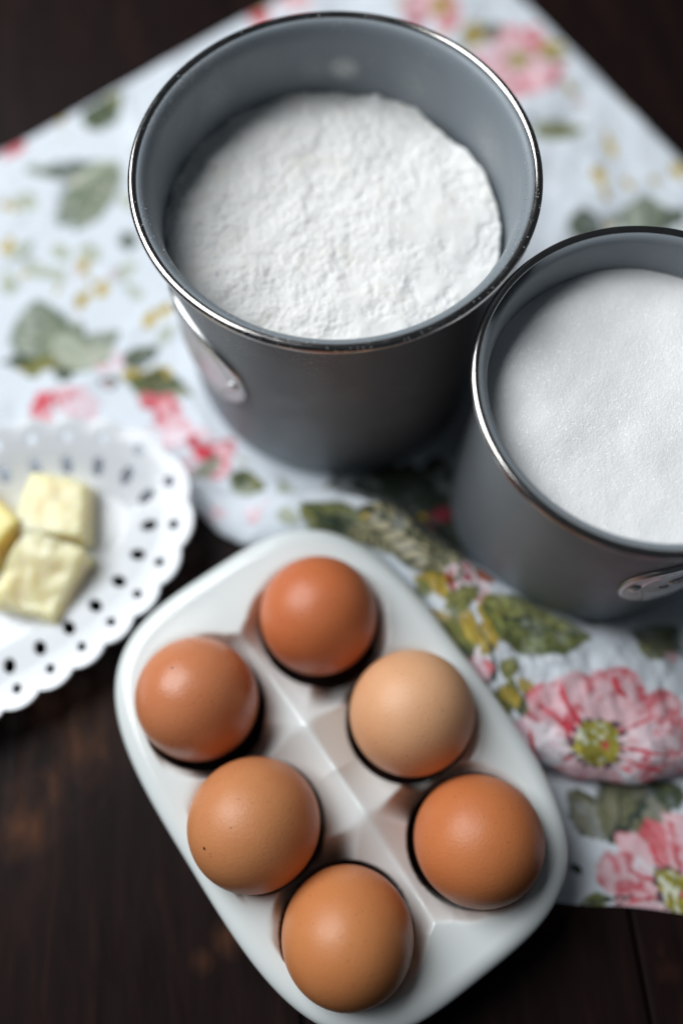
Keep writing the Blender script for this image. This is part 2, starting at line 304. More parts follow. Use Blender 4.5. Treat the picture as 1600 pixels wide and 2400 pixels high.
 ('petal',110.7,-74.3,92.2,-65.8,15.4,'pink'), ('petal',112.7,-72.2,107.9,-55.0,16.8,'red'), ('petal',114.6,-71.8,123.5,-49.2,20.4,'pink'), 
 ('petal',109.9,-79.1,88.5,-89.7,15.5,'pink'), ('petal',110.4,-81.3,103.1,-86.5,11.1,'white'), ('petal',110.7,-74.3,96.5,-74.1,8.4,'white'), 
 ('stroke',107.1,-76.2,94.3,-76.7,1.5,'red'), ('stroke',109.3,-72.4,104.6,-65.9,1.4,'red'), ('stroke',106.5,-80.1,92.3,-89.3,1.6,'red'), 
 ('disc',113.7,-77.4,121.6,-75.9,8.0,'c'), ('leaf',86.1,-86.7,73.5,-91.1,4.3,'olive'), ('stroke',74.4,-91.0,92.9,-85.4,1.3,'stem'), 
 ('stroke',88.5,-89.7,94.8,-85.1,1.0,'stem'), ('blob',73.3,-77.3,75.7,-77.3,1.5,'dark'), ('leaf',120.1,-43.6,118.2,-38.0,3.4,'ochre'), 
 ('leaf',110.3,-45.2,123.1,-37.5,8.2,'dark'), ('leaf',117.5,68.6,140.8,87.1,18.0,'dark'), ('leaf',117.5,62.6,137.0,81.2,12.0,'olive'), 
 ('petal',131.0,60.2,127.5,65.3,8.6,'pink'), ('leaf',98.9,89.2,105.0,80.3,6.1,'olive'), ('leaf',22.3,149.6,51.9,126.9,21.1,'gap_shade'),  # near-black leaves from here on: painted shade in the gap between the canisters
 ('leaf',18.2,155.1,43.2,142.9,17.5,'gap_shade'), ('leaf',24.9,112.8,50.0,96.0,13.6,'gap_shade'), ('leaf',41.4,145.1,46.0,106.7,23.8,'gap_shade'), 
 ('leaf',33.6,155.9,52.5,148.9,17.4,'gap_shade'), ('leaf',14.3,149.1,28.7,107.8,18.0,'gap_shade'), ('leaf',-2.6,156.3,17.5,113.7,21.0,'gap_shade'), 
 ('leaf',3.1,152.8,27.7,147.7,15.1,'gap_shade'), ('leaf',14.6,155.1,41.6,151.1,11.6,'gap_shade'), ('petal',37.9,132.6,37.7,123.2,10.0,'crimson'),  # crimson petals are part of the same painted shade
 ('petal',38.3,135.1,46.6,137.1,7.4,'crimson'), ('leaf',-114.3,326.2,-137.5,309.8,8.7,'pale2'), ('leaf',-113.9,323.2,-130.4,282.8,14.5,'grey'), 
 ('leaf',-127.5,208.7,-136.7,237.7,14.2,'grey'), ('leaf',-123.5,207.6,-106.4,221.4,8.1,'pale2'), ('leaf',-145.0,205.3,-132.2,216.7,8.0,'olive'), 
 ('leaf',-119.1,209.9,-133.4,225.9,11.7,'pale2'), ('leaf',-72.6,200.0,-97.3,203.2,10.3,'dark'), ('leaf',-158.6,321.8,-146.6,317.9,4.9,'grey'), 
 ('leaf',-124.1,358.8,-115.5,347.6,10.6,'grey'), ('leaf',-124.1,345.1,-122.7,367.7,12.2,'dark'), ('leaf',-54.7,163.4,-65.2,149.8,6.6,'grey'), 
 ('leaf',-18.0,135.6,-27.6,152.8,7.8,'pale2'), ('petal',-42.2,132.5,-34.3,126.8,8.8,'pale'), ('petal',-49.6,129.5,-55.3,134.1,8.1,'pale'), 
 ('leaf',-27.2,128.1,-18.4,119.9,5.4,'pale2'), ('leaf',-161.7,302.8,-148.3,295.5,6.8,'pale2'), ('leaf',-160.2,265.7,-148.8,276.5,6.5,'pale2'), 
 ('leaf',-152.1,266.3,-138.1,256.8,6.6,'pale2'), ('leaf',-116.3,266.7,-127.7,276.4,7.0,'pale2'), ('leaf',-109.3,256.3,-97.9,266.6,6.4,'pale2'), 
 ('leaf',-94.0,244.9,-102.5,254.3,5.8,'pale2'), ('leaf',-140.6,276.5,-131.0,266.5,6.4,'pale2'), ('leaf',-86.4,221.3,-78.5,231.6,5.2,'pale2'), 
 ('leaf',-156.3,247.1,-161.6,261.8,7.4,'pale2'), ('leaf',-102.0,297.0,-108.9,307.1,6.4,'pale2'), ('leaf',-132.3,254.3,-143.6,264.1,6.1,'pale2'), 
 ('leaf',-25.1,428.9,-18.7,428.0,3.5,'pale2'), ('leaf',-29.5,318.6,-26.4,313.5,3.2,'pale2'), ('leaf',-74.3,341.9,-76.1,334.2,4.2,'pale2'), 
 ('blob',-126.5,259.6,-124.6,259.5,1.7,'pale'), ('blob',121.2,266.0,119.9,268.0,1.4,'ochre'), ('blob',1.1,414.8,1.3,417.2,1.5,'ochre'), 
 ('blob',-126.0,234.3,-125.2,235.0,0.7,'ochre'), ('blob',-100.9,313.3,-98.5,311.6,1.7,'ochre'), ('blob',47.4,267.9,47.1,266.1,1.1,'ochre'), 
 ('blob',98.5,239.5,99.2,239.4,0.8,'pale'), ('blob',157.3,261.9,155.8,263.7,1.4,'ochre'), ('blob',22.7,286.7,24.2,286.8,1.5,'pale'), 
 ('blob',6.9,110.2,8.6,110.5,1.0,'ochre'), ('blob',-42.9,161.2,-41.6,160.5,0.9,'ochre'), ('blob',-87.2,394.8,-86.0,395.7,1.5,'pale'), 
 ('blob',99.7,232.4,98.0,230.9,1.3,'ochre'), ('blob',-71.4,256.6,-73.0,257.1,1.0,'ochre'), ('blob',166.9,281.3,166.3,283.7,1.5,'ochre'), 
 ('blob',-86.2,300.8,-83.2,300.5,2.8,'pale'), ('blob',-44.0,426.8,-41.2,428.8,2.1,'ochre'), ('blob',30.8,428.7,31.3,425.4,1.9,'ochre'), 
 ('leaf',-1.8,290.3,-4.9,284.9,3.3,'pale2'), ('blob',146.3,362.2,144.9,364.2,1.5,'ochre'), ('leaf',78.0,216.1,75.8,219.8,2.3,'pale2'), 
 ('blob',46.9,214.3,47.6,214.4,0.8,'pale'), ('blob',103.1,388.8,105.6,388.2,2.6,'pale'), ('blob',100.9,250.7,102.4,250.4,1.5,'pale'), 
 ('blob',31.7,313.0,33.2,313.0,1.5,'pale'), ('blob',-28.2,250.8,-26.5,250.8,1.7,'pale'), ('leaf',44.7,373.7,39.9,379.4,4.0,'pale2'), 
 ('blob',14.8,203.7,15.0,205.1,0.8,'ochre'), ('leaf',-142.1,339.2,-138.8,341.2,2.1,'pale2'), ('blob',-76.4,370.3,-75.2,369.2,1.0,'ochre'), 
 ('leaf',-103.4,333.5,-103.7,327.0,3.4,'pale2'), ('blob',105.5,125.8,104.5,125.1,0.7,'ochre'), ('blob',52.7,377.1,49.7,379.2,2.2,'ochre'), 
 ('blob',79.5,217.4,79.2,219.7,1.4,'ochre'), ('blob',-89.3,202.8,-88.6,203.5,0.6,'ochre'), ('blob',-48.7,235.7,-47.2,235.3,0.9,'ochre'), 
 ('blob',-161.0,296.6,-159.8,294.1,1.7,'ochre'), ('blob',130.8,285.7,128.8,283.6,1.7,'ochre'), ('blob',35.4,135.0,33.2,135.3,1.3,'ochre'), 
 ('leaf',-26.9,280.8,-29.0,286.2,3.1,'pale2'), ('blob',-152.6,345.2,-151.8,345.8,1.0,'pale'), ('blob',88.6,181.7,90.0,181.6,1.4,'pale'), 
 ('blob',-58.9,269.1,-57.1,269.1,1.7,'pale'), ('blob',-28.1,162.4,-26.6,162.0,1.6,'pale'), ('blob',-144.5,351.5,-146.9,349.6,1.9,'ochre'), 
 ('blob',57.6,335.3,56.6,337.7,1.3,'ochre'), ('blob',143.4,242.4,145.1,242.3,1.7,'pale'), ('blob',-0.3,261.4,1.3,262.0,1.0,'ochre'), 
 ('leaf',-28.9,243.7,-23.1,238.2,4.3,'pale2'), ('blob',105.6,141.9,108.0,141.6,2.4,'pale'), ('blob',-132.6,314.1,-130.8,314.3,1.8,'pale'), 
 ('blob',103.3,312.8,104.6,312.6,1.3,'pale'), ('blob',121.4,362.3,124.0,362.8,2.6,'pale'), ('blob',-145.3,350.9,-143.7,352.2,1.2,'ochre'), 
 ('blob',123.6,198.1,125.3,197.7,1.7,'pale'), ('leaf',-63.0,355.1,-62.0,346.9,4.4,'pale2'), ('blob',144.5,220.3,145.4,220.5,1.0,'pale'), 
 ('leaf',-45.2,373.5,-52.3,376.4,4.1,'pale2'), ('blob',-80.0,206.3,-80.9,209.2,1.8,'ochre'), ('blob',92.8,186.1,94.1,185.5,1.4,'pale'), 
 ('blob',-15.8,393.0,-12.7,392.8,1.8,'ochre'), ('leaf',-107.8,379.1,-107.8,379.1,1.7,'pale2'), ('blob',53.0,405.9,50.9,403.2,2.0,'ochre'), 
 ('blob',-107.4,200.3,-105.5,200.2,1.9,'pale'), ('leaf',51.7,268.7,49.6,272.9,2.5,'pale2'), ('blob',-109.6,258.8,-107.9,259.5,1.9,'pale'), 
 ('blob',-53.6,122.9,-52.7,121.7,1.5,'pale'), 
]
# ------------------------------------------------------------------ the floral print and the canister-gap shade, painted in cloth coordinates
def lin(r, g, b): return np.array(srgb(r, g, b)[:3])
PAL = {'olive': (lin(122, 126, 70), lin(84, 92, 52), lin(152, 150, 92)), 'ochre': (lin(186, 158, 62), lin(132, 118, 50), lin(206, 184, 96)),
       'dark': (lin(74, 86, 66), lin(44, 60, 54), lin(112, 120, 84)), 'pale2': (lin(188, 194, 176), lin(160, 170, 150), lin(206, 208, 190)), 'grey': (lin(138, 146, 124), lin(70, 92, 72), lin(176, 180, 164)),
       'stripe': (lin(176, 168, 130), lin(52, 64, 40), lin(200, 192, 164)), 'leafy': (lin(124, 132, 74), lin(72, 84, 50), lin(158, 160, 100)),
       'gap_shade': (lin(46, 56, 46), lin(30, 40, 38), lin(62, 68, 50)), 'deep': (lin(112, 112, 84), lin(60, 66, 50), lin(142, 138, 116))}  # the near-black leaf colours paint the shade between the canisters
PET = {'crimson': (lin(140, 44, 58), lin(120, 34, 48), lin(96, 26, 40)), 'pink': (lin(236, 196, 204), lin(214, 108, 118), lin(196, 62, 76)), 'red': (lin(222, 128, 136), lin(204, 82, 94), lin(186, 46, 62)),
       'pale': (lin(238, 222, 230), lin(232, 190, 200), lin(222, 150, 162)), 'white': (lin(240, 230, 236), lin(234, 198, 208), lin(206, 84, 100)),
       'streak': (lin(238, 214, 222), lin(220, 130, 142), lin(202, 80, 92)), 'tiny': (lin(244, 232, 238), lin(238, 206, 214), lin(226, 140, 156))}
SOLID = {'red': lin(206, 70, 84), 'crimson': lin(160, 38, 56), 'ochre': lin(196, 170, 72), 'dark': lin(72, 86, 70), 'grey': lin(160, 164, 146), 'pale': lin(232, 206, 212),
         'pink': lin(226, 140, 150), 'rust': lin(170, 84, 48), 'stem': lin(48, 66, 62)}
def paint_print(PX, PY):
    x = PX.ravel(); y = PY.ravel(); n = len(x)
    C = np.tile(lin(227, 234, 242), (n, 1))
    # brushy edges: every motif is looked up with slightly shaken coordinates
    jx = .55 * fbm(x, y, 3.2, 3) + .9 * fbm(x + 91, y, 9, 2); jy = .55 * fbm(x, y + 57, 3.2, 3) + .9 * fbm(x, y + 133, 9, 2)
    xs = x + jx; ys = y + jy
    mott = fbm(x + 40, y + 11, 5, 4); fine = fbm(x, y, 1.6, 3)
    for kind, ax, ay, bx, by, w, st in PRINT:
        ln = max(math.hypot(bx - ax, by - ay), 1e-3); ux, uy = (bx - ax) / ln, (by - ay) / ln
        rad = ln + w + 3
        idx = np.where((np.abs(x - ax) < rad) & (np.abs(y - ay) < rad))[0]
        if not len(idx): continue
        rx, ry = xs[idx] - ax, ys[idx] - ay
        a = (rx * ux + ry * uy) / ln; b = (-rx * uy + ry * ux); mo = mott[idx]; fi = fine[idx]
        if kind == 'leaf':
            hw = w * .62 * np.sin(np.pi * np.clip(a, 0, 1) ** .82) ** .8
            e = np.abs(b) / np.maximum(hw, 1e-3); al = ((a > 0) & (a < 1)) * (1 - sstep(.88, 1.08, e + .08 * fi))
            base, dk, lt = PAL[st]
            vein = np.sin((a * (7 if st != 'stripe' else 8.5) - e * 1.3) * 2 * np.pi)
            k = sstep(-.1, .9, mo + .7 * (b > 0) - .3)
            c = base * (1 - k[:, None]) + lt * k[:, None]
            d = sstep(.55, 1., e + .35 * mo) * .75
            if st == 'stripe': d = np.maximum(d, sstep(.1, .75, vein + .4 * mo))
            else: d = np.maximum(d, .55 * sstep(.62, .95, vein + .5 * mo))
            d = np.maximum(d, 1 - sstep(.04, .11, np.abs(b + .15 * fi) / max(w / 2, .1)))
            c = c * (1 - d[:, None]) + dk * d[:, None]; al = al * np.clip(.93 + .25 * mo, .6, 1)
        elif kind == 'petal':
            hw = w / 2 * np.clip(np.clip(a, 0, 1) / .72, 0, 1) ** .6 * np.sqrt(np.clip(1 - (np.clip(a - .62, 0, 1) / .40) ** 2, 0, 1))
            e = np.abs(b + .12 * w * mo * .4) / np.maximum(hw, 1e-3); al = ((a > 0) & (a < 1.02)) * (1 - sstep(.86, 1.1, e + .1 * fi))
            base, mid, dk = PET[st]
            ray = fbm(a * ln * .35 + ax, np.arctan2(b, a * ln + ln * .4) * 14 + ay, 1.9, 3)
            m = sstep(-.1, .95, ray * .6 + .7 * mo + .6 * (a - .45)); c = base * (1 - m[:, None]) + mid * m[:, None]
            d = np.maximum(sstep(.70, 1.08, e * .75 + .40 * a + .34 * ray - .12) * .75, sstep(.62, 1.05, ray + .35 * mo - .25 * (a > .55)) * .6)
            if st == 'tiny': d = d * .4
            c = c * (1 - d[:, None]) + dk * d[:, None]; al = al * .96
        elif kind == 'disc':
            r = np.hypot(rx, ry) / ln; th = np.arctan2(ry, rx)
            al = 1 - sstep(.92, 1.05, r + .12 * fi)
            c = np.tile(lin(178, 164, 62), (len(idx), 1))
            cell = fbm(x[idx], y[idx] + 300, ln * .22, 2)
            for lo, hi, cc in ((.15, .35, lin(142, 150, 96)), (.5, .62, lin(226, 228, 206))):
                k = sstep(lo, hi, cell + .25 * (1 - r))[:, None]; c = c * (1 - k) + cc * k
            k = sstep(.35, .5, -cell)[:, None] * .7; c = c * (1 - k) + lin(120, 118, 52) * k
            k = (1 - sstep(.14, .2, np.hypot(rx - .22 * ln, ry - .1 * ln) / ln))[:, None]; c = c * (1 - k) + lin(206, 84, 84) * k
            # anthers: a ring of plum-coloured dabs, thicker on two sides
            ring = (np.sin(th * 15 + 2.2 * np.sin(th * 3)) > -.25) * sstep(.86, .95, r + .1 * fi) * (1 - sstep(1.06, 1.12 + .33 * np.clip(np.cos(2 * (th - .35)), 0, 1), r + .1 * fi))
            k = ring[:, None]; c = c * (1 - k) + lin(92, 56, 86) * k; al = np.maximum(al, ring)
        elif kind == 'blob':
            r = np.hypot(a, b / max(w, .1)); al = (1 - sstep(.8, 1.15, r + .35 * mo)); c = SOLID[st] * (1 + .25 * mo[:, None])
        else:
            aa = np.clip(a, 0, 1); r = np.hypot((a - aa) * ln, b) / (w / 2 * (.55 + .45 * np.sin(np.pi * aa) + .2 * mo) + .05)
            al = 1 - sstep(.7, 1.1, r); c = SOLID[st] * (1 + .2 * mo[:, None])
        al = np.clip(al, 0, 1)[:, None]
        C[idx] = C[idx] * (1 - al) + np.clip(c, 0, 1) * al
    return C
# ------------------------------------------------------------------ the table: dark stained boards
m_wood = Mat('dark_stained_wood', rough=.42)
v = m_wood.mapped((30, 4, 3.2)); g1 = m_wood.noise(3.2, 7, .68, v, .9)
v2 = m_wood.mapped((9, 5.5, 3), loc=(.31, .12, 0)); w1 = m_wood.noise(1.6, 5, .62, v2, .4)
base = m_wood.ramp(g1, [(.30, (.0078, .0045, .0046, 1)), (.55, (.0135, .0072, .0068, 1)), (.78, (.028, .0125, .0095, 1))])
worn = m_wood.ramp(w1, [(.62, 0.), (.74, .6)])
streak = m_wood.ramp(g1, [(.35, .25), (.6, 1.)])
for (wx, wy, r0, r1, k) in ((-116, 36, 10, 34, 1.), (-126, 10, 4, 18, 1.), (-102, 52, 6, 20, .8), (-42, -32, 1, 9, .6), (-52, -40, 1, 6, .5), (118, -34, 1, 8, .8), (122, -42, 1, 7, .8)):
    lx_ = math.cos(math.radians(6)) * wx + math.sin(math.radians(6)) * (wy - 180) - (-104.5 if wx < 0 else 151.35); ly_ = -math.sin(math.radians(6)) * wx + math.cos(math.radians(6)) * (wy - 180)
    rag = m_wood.ramp(m_wood.noise(2.2, 5, .65, v2), [(.40, 0.), (.56, 1.)])
    worn = m_wood.math('MAXIMUM', worn, m_wood.math('MULTIPLY', m_wood.math('MULTIPLY', m_wood.near((lx_, ly_, 0), r0, r1), k), rag))
c = m_wood.mix(m_wood.math('MULTIPLY', worn, streak), base, (.105, .042, .021, 1)); m_wood.color(c)
m_wood.rough(m_wood.ramp(m_wood.noise(9, 4, .6, v), [(.3, .30), (.7, .56)]))
m_wood.b.inputs['Specular IOR Level'].default_value = .07
m_wood.bump(g1, .25, .0006)
table = tag(empty('table', (0, 180, 0)), kind='structure')
TILT = math.radians(6.0)
def board(x0, x1):
    bm = bmesh.new(); bmesh.ops.create_cube(bm, size=1)
    for vv in bm.verts: vv.co = Vector((vv.co.x * (x1 - x0 - 1.1), vv.co.y * 1500, vv.co.z * 26 - 13)) * S
    bmesh.ops.bevel(bm, geom=list(bm.edges), offset=1.3 * S, segments=2, affect='EDGES', profile=.5)
    me = bpy.data.meshes.new('plank'); bm.to_mesh(me); bm.free()
    o = link('plank', me, m_wood.m, table, False)
    cx = (x0 + x1) / 2
    o.rotation_euler[2] = TILT
    o.location = (math.cos(TILT) * cx * S, math.sin(TILT) * cx * S, 0)
# seams follow the joint seen at the lower right of the photograph
for x0, x1 in ((-560, -430), (-430, -301), (-301, -170), (-170, -39), (-39, 87.7), (87.7, 215), (215, 342), (342, 470), (470, 600)):
    board(x0, x1)

# ------------------------------------------------------------------ floral cloth
X, Y, Z, PX, PY = build_cloth()
me = mesh_np('floral_cloth', np.stack([X, Y, Z], -1).reshape(-1, 3), grid_faces(*X.shape))
ca = me.color_attributes.new('print', 'FLOAT_COLOR', 'POINT')
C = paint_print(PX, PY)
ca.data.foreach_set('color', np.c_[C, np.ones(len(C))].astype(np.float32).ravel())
m_cloth = Mat('printed_cotton', rough=.85)
at = m_cloth.n('ShaderNodeAttribute'); at.attribute_name = 'print'
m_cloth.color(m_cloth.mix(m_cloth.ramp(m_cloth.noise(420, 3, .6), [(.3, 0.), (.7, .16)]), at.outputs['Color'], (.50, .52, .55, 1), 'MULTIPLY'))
m_cloth.b.inputs['Sheen Weight'].default_value = .15
m_cloth.b.inputs['Specular IOR Level'].default_value = .2
wv = m_cloth.n('ShaderNodeTexWave'); wv.inputs['Scale'].default_value = 620; wv.inputs['Distortion'].default_value = 1.5
m_cloth.l(m_cloth.mapped((1, .7, 1), (0, 0, .64)), wv.inputs[0])
m_cloth.bump(m_cloth.math('ADD', m_cloth.noise(330, 4, .6), m_cloth.math('MULTIPLY', wv.outputs['Fac'], .4)), .45, .0004)
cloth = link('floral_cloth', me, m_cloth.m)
tag(cloth, 'white cotton cloth printed with pink flowers and green leaves, rumpled under the grey canisters', 'cloth')

# ------------------------------------------------------------------ canisters
def can_material(name, dust):
    m = Mat(name, srgb(130, 139, 147), .40)
    m.b.inputs['Metallic'].default_value = .08
    base = m.mix(m.noise(14, 4, .6), srgb(122, 130, 137), srgb(133, 142, 149))
    if dust:
        fine = m.ramp(m.noise(900, 3, .7), [(.46, 0.), (.66, 1.)])
        for p, r0, r1, k in dust:
            f = m.math('MULTIPLY', m.math('MULTIPLY', m.near(p, r0, r1), k), m.math('ADD', m.math('MULTIPLY', fine, .7), .3))
            base = m.mix(f, base, (.78, .78, .75, 1))
        haze = m.ramp(m.noise(38, 5, .7), [(.52, 0.), (.78, .42)])
        base = m.mix(m.math('MULTIPLY', haze, fine), base, (.75, .75, .73, 1))
    m.color(base)
    m.rough(m.ramp(m.noise(60, 4, .6), [(.3, .42), (.7, .56)]))
    m.bump(m.noise(700, 2, .5), .05, .0002)
    return m.m
m_chrome = Mat('polished_steel', (.52, .50, .49, 1), .09, 1.)
m_chrome.rough(m_chrome.ramp(m_chrome.noise(120, 4, .7), [(.35, .12), (.75, .25)]))
m_pewter = Mat('brushed_pewter', (.62, .62, .63, 1), .32, 1.)
m_pewter.rough(m_pewter.ramp(m_pewter.noise(300, 4, .7), [(.3, .30), (.75, .46)]))
m_rivet = Mat('rivet_steel', (.78, .78, .79, 1), .52, .7)
m_seam = Mat('seam_dark', (.03, .03, .03, 1), .6)
def arc(cx, cz, r, a0, a1, n=8): return [(cx + r * math.cos(math.radians(a0 + (a1 - a0) * k / n)), cz + r * math.sin(math.radians(a0 + (a1 - a0) * k / n))) for k in range(n + 1)]
def canister(loc, R, Ro, h, mat, badge_deg, word, label):
    """R body radius, Ro outer radius of the rolled rim, h height of the rim's middle above the cloth"""
    t = empty('canister', loc)
    tr = 1.6; rc = Ro - tr; ri = R - 1.2
    # the pressed body: foot, wall, flare under the rim, then down the inside
    prof = [(0, .6), (R - 6, .6)] + arc(R - 4, 4, 4, -80, 0, 6) + [(R, 12), (R, h - 16), (R, h - 8), (R + .5, h - 4.5), (R + 1.9, h - 2.0), (rc - .2, h - .9), (rc - .9, h + .35),
            (rc - 2.0, h + .3), (rc - 3.2, h - .35), (rc - 4.1, h - 1.6), (ri + .75, h - 3.6), (ri + .25, h - 6.5), (ri, h - 11), (ri, h - 16), (ri, 40), (ri, 4), (ri - 2, 2.4), (0, 2.2)]
    # refine the flare
    body = link('body', lathe('canister_body', prof, 200), mat, t)
    md = body.modifiers.new('sub', 'SUBSURF'); md.levels = 1; md.render_levels = 1
    ring = [(rc + tr * 1.0 * math.cos(a), h - .4 + tr * 1.05 * math.sin(a)) for a in np.linspace(0, 2 * np.pi, 20, endpoint=False)]
    rim = link('rim', lathe('canister_rim', ring, 240, True), m_chrome.m, t)
    # oval badge wrapped round the wall
    A, Bh, zc = 26.5, 21.5, 68.
    a0 = math.radians(badge_deg)
    def wrap(a, b, hh):
        an = a0 + a / R; r = R + hh
        return np.stack([r * np.cos(an), r * np.sin(an), zc - 4 + b], -1)
    s = np.r_[np.linspace(0, .66, 14), .69, .71, .73, .75, .78, .82, .86, .90, .93, .955, .975, .99, 1., 1.]; n = 112
    th = np.linspace(0, 2 * np.pi, n, endpoint=False)
    hh = np.interp(s, [0, .66, .69, .72, .75, .8, .9, .955, .985, 1.], [1.15, 1.15, 1.2, 1.75, 1.2, 1.2, 1.3, 1.75, 1.5, .9]); hh[-1] = -.2
    ca_, sa_ = np.cos(th), np.sin(th); q = 2 / 2.35
    sx = np.sign(ca_) * np.abs(ca_) ** q; sy = np.sign(sa_) * np.abs(sa_) ** q
    ga = A * s[:, None] * sx; gb = Bh * s[:, None] * sy; gh = hh[:, None] + 0 * ga
    orn = ((s > .77) & (s < .92))[:, None] * np.where(np.abs(ga) < 17, 1, 0)
    gh = gh + orn * .35 * (np.sin(th * 27)[None] * np.cos(s * 60)[:, None] + fbm(ga, gb, 1.6, 2))
    badge = link('badge', mesh_np('badge', wrap(ga, gb, gh).reshape(-1, 3), grid_faces(len(s), n, True)[:, ::1]), m_pewter.m, t)
    for sgn in (-1, 1):
        rp = [(2.35, 0), (2.3, .5), (2.0, 1.05), (1.4, 1.5), (.7, 1.75), (0, 1.82)]
        an = a0 + sgn * 21.6 / R
        o = link('rivet', lathe('rivet', [(r, z) for r, z in rp], 20), m_rivet.m, badge)
        o.matrix_local = Matrix.Translation(Vector(((R + 1.15) * math.cos(an), (R + 1.15) * math.sin(an), zc - 4)) * S) @ Matrix.Rotation(an, 4, 'Z') @ Matrix.Rotation(math.pi / 2, 4, 'Y')
    if word:
        cu = bpy.data.curves.new('word', 'FONT'); cu.body = word; cu.shear = .42; cu.extrude = .25; cu.size = 13; cu.align_x = 'CENTER'; cu.align_y = 'CENTER'; cu.bevel_depth = .12; cu.resolution_u = 6; cu.offset = -.12
        tmp = bpy.data.objects.new('tmp', cu); col.objects.link(tmp); bpy.context.view_layer.update()
        me = bpy.data.meshes.new_from_object(tmp.evaluated_get(bpy.context.evaluated_depsgraph_get()))
        bpy.data.objects.remove(tmp); 
        co = np.zeros(len(me.vertices) * 3); me.vertices.foreach_get('co', co); co = co.reshape(-1, 3)
        rise = co[:, 0] * .10
        me.vertices.foreach_set('co', (wrap(co[:, 0] * .92, co[:, 1] + rise, 1.3 + co[:, 2] + .1) * S).ravel()); me.update()
        link('lettering', me, m_pewter.m, badge, False)
    if word:                                       # the join in the rolled wire
        an = math.radians(141); bm = bmesh.new(); bmesh.ops.create_cone(bm, cap_ends=True, segments=24, radius1=(tr + .04) * S, radius2=(tr + .04) * S, depth=.35 * S)
        mm = bpy.data.meshes.new('rim_joint'); bm.to_mesh(mm); bm.free()
        o = link('rim_joint', mm, m_seam.m, rim); o.scale = (1, .94, 1)
        o.matrix_local = Matrix.Translation(Vector((rc * math.cos(an), rc * math.sin(an), h - .4)) * S) @ Matrix.Rotation(an, 4, 'Z') @ Matrix.Rotation(math.pi / 2, 4, 'X')
    tag(t, label, 'canister', 'grey metal canisters on the cloth')
    return t
C1 = (-2.1, 218.9); C2 = (101.9, 142.2)
can1 = canister((*C1, 2.6), 64.7, 71.0, 121.2, can_material('grey_enamel_floury', [((3, 63.2, 102), 2, 7, 1.), ((-8, 62.6, 102), 0, 8, .22), ((30, 55, 103), 0, 14, .2), ((-45, 45, 104), 0, 10, .3), ((-52, 36, 95), 0, 9, .25), ((58, 28, 98), 0, 16, .28)]),
                -145.5, None, 'taller grey metal canister with polished rim, filled with flour, oval badge on its left side')
can2 = canister((*C2, 2.6), 54.7, 60.2, 112.4, can_material('grey_enamel', []), -66, 'Sugar',
                'grey metal canister holding white sugar, cut off by the right edge, badge below its rim')

# ------------------------------------------------------------------ flour and sugar
def disc_grid(R, step):
    n = int(2 * R / step) + 3; g = (np.arange(n) - (n - 1) / 2) * step
    gx, gy = np.meshgrid(g, g); r = np.hypot(gx, gy)
    q = (r[:-1, :-1] < R) | (r[1:, 1:] < R) | (r[:-1, 1:] < R) | (r[1:, :-1] < R)
    k = np.minimum(1, R / np.maximum(r, 1e-6)); gx = gx * k; gy = gy * k
    i = np.arange(n * n).reshape(n, n)
    F = np.stack([i[:-1, :-1], i[:-1, 1:], i[1:, 1:], i[1:, :-1]], -1)[q]
    used = np.unique(F); mp = np.full(n * n, -1); mp[used] = np.arange(len(used))
    return gx.ravel()[used], gy.ravel()[used], mp[F]
gx, gy, F = disc_grid(63.75, .36)
r = np.hypot(gx, gy); an = np.degrees(np.arctan2(gy, gx))
clump = fbm(gx, gy, 2.7, 4, .66); big = fbm(gx + 80, gy, 22, 3)
crumb = np.abs(fbm(gx, gy + 60, 4.5, 3, .6))
gz = 92.6 + 1.4 * big + .36 * clump - .36 * crumb + np.random.RandomState(13).normal(0, .035, len(gx)) + .14 * fbm(gx, gy, .9, 2)
gz += 1.0 * sstep(62, 30, r) + 2.2 * sstep(10, 62, -gx + .3 * gy)
# pressed smooth facets and cracks on the right, a gap by the wall there
patch = sstep(.15, .5, fbm(gx + 11, gy + 29, 15, 2)) * sstep(10, 32, gx - .6 * gy)
gz = gz * (1 - .7 * patch) + (93.6 + 1.2 * big) * .7 * patch
gap = sstep(-45, -20, an) * (1 - sstep(38, 62, an)); gz -= gap * sstep(61.0, 63.2, r + .5 * fbm(gx, gy, 5, 2)) * 9
gz += (1 - gap) * sstep(60, 63.5, r) * .7 * fbm(gx, gy, 4, 2)
m_flour = Mat('flour', (.86, .855, .835, 1), .95)
m_flour.b.inputs['Specular IOR Level'].default_value = .1; m_flour.b.inputs['Subsurface Weight'].default_value = .3; m_flour.b.inputs['Subsurface Radius'].default_value = (.003, .0027, .0022); m_flour.b.inputs['Subsurface Scale'].default_value = 1.
m_flour.color(m_flour.mix(m_flour.ramp(m_flour.noise(55, 5, .7), [(.54, 0.), (.82, .5)]), (.87, .865, .85, 1), (.76, .70, .56, 1)))
m_flour.bump(m_flour.noise(1500, 5, .75), .5, .0005)
flour = link('flour', mesh_np('flour', np.c_[gx, gy, gz], F), m_flour.m); flour.location = (C1[0] * S, C1[1] * S, 0)
tag(flour, 'crumbly off-white flour filling the taller grey canister', 'flour')
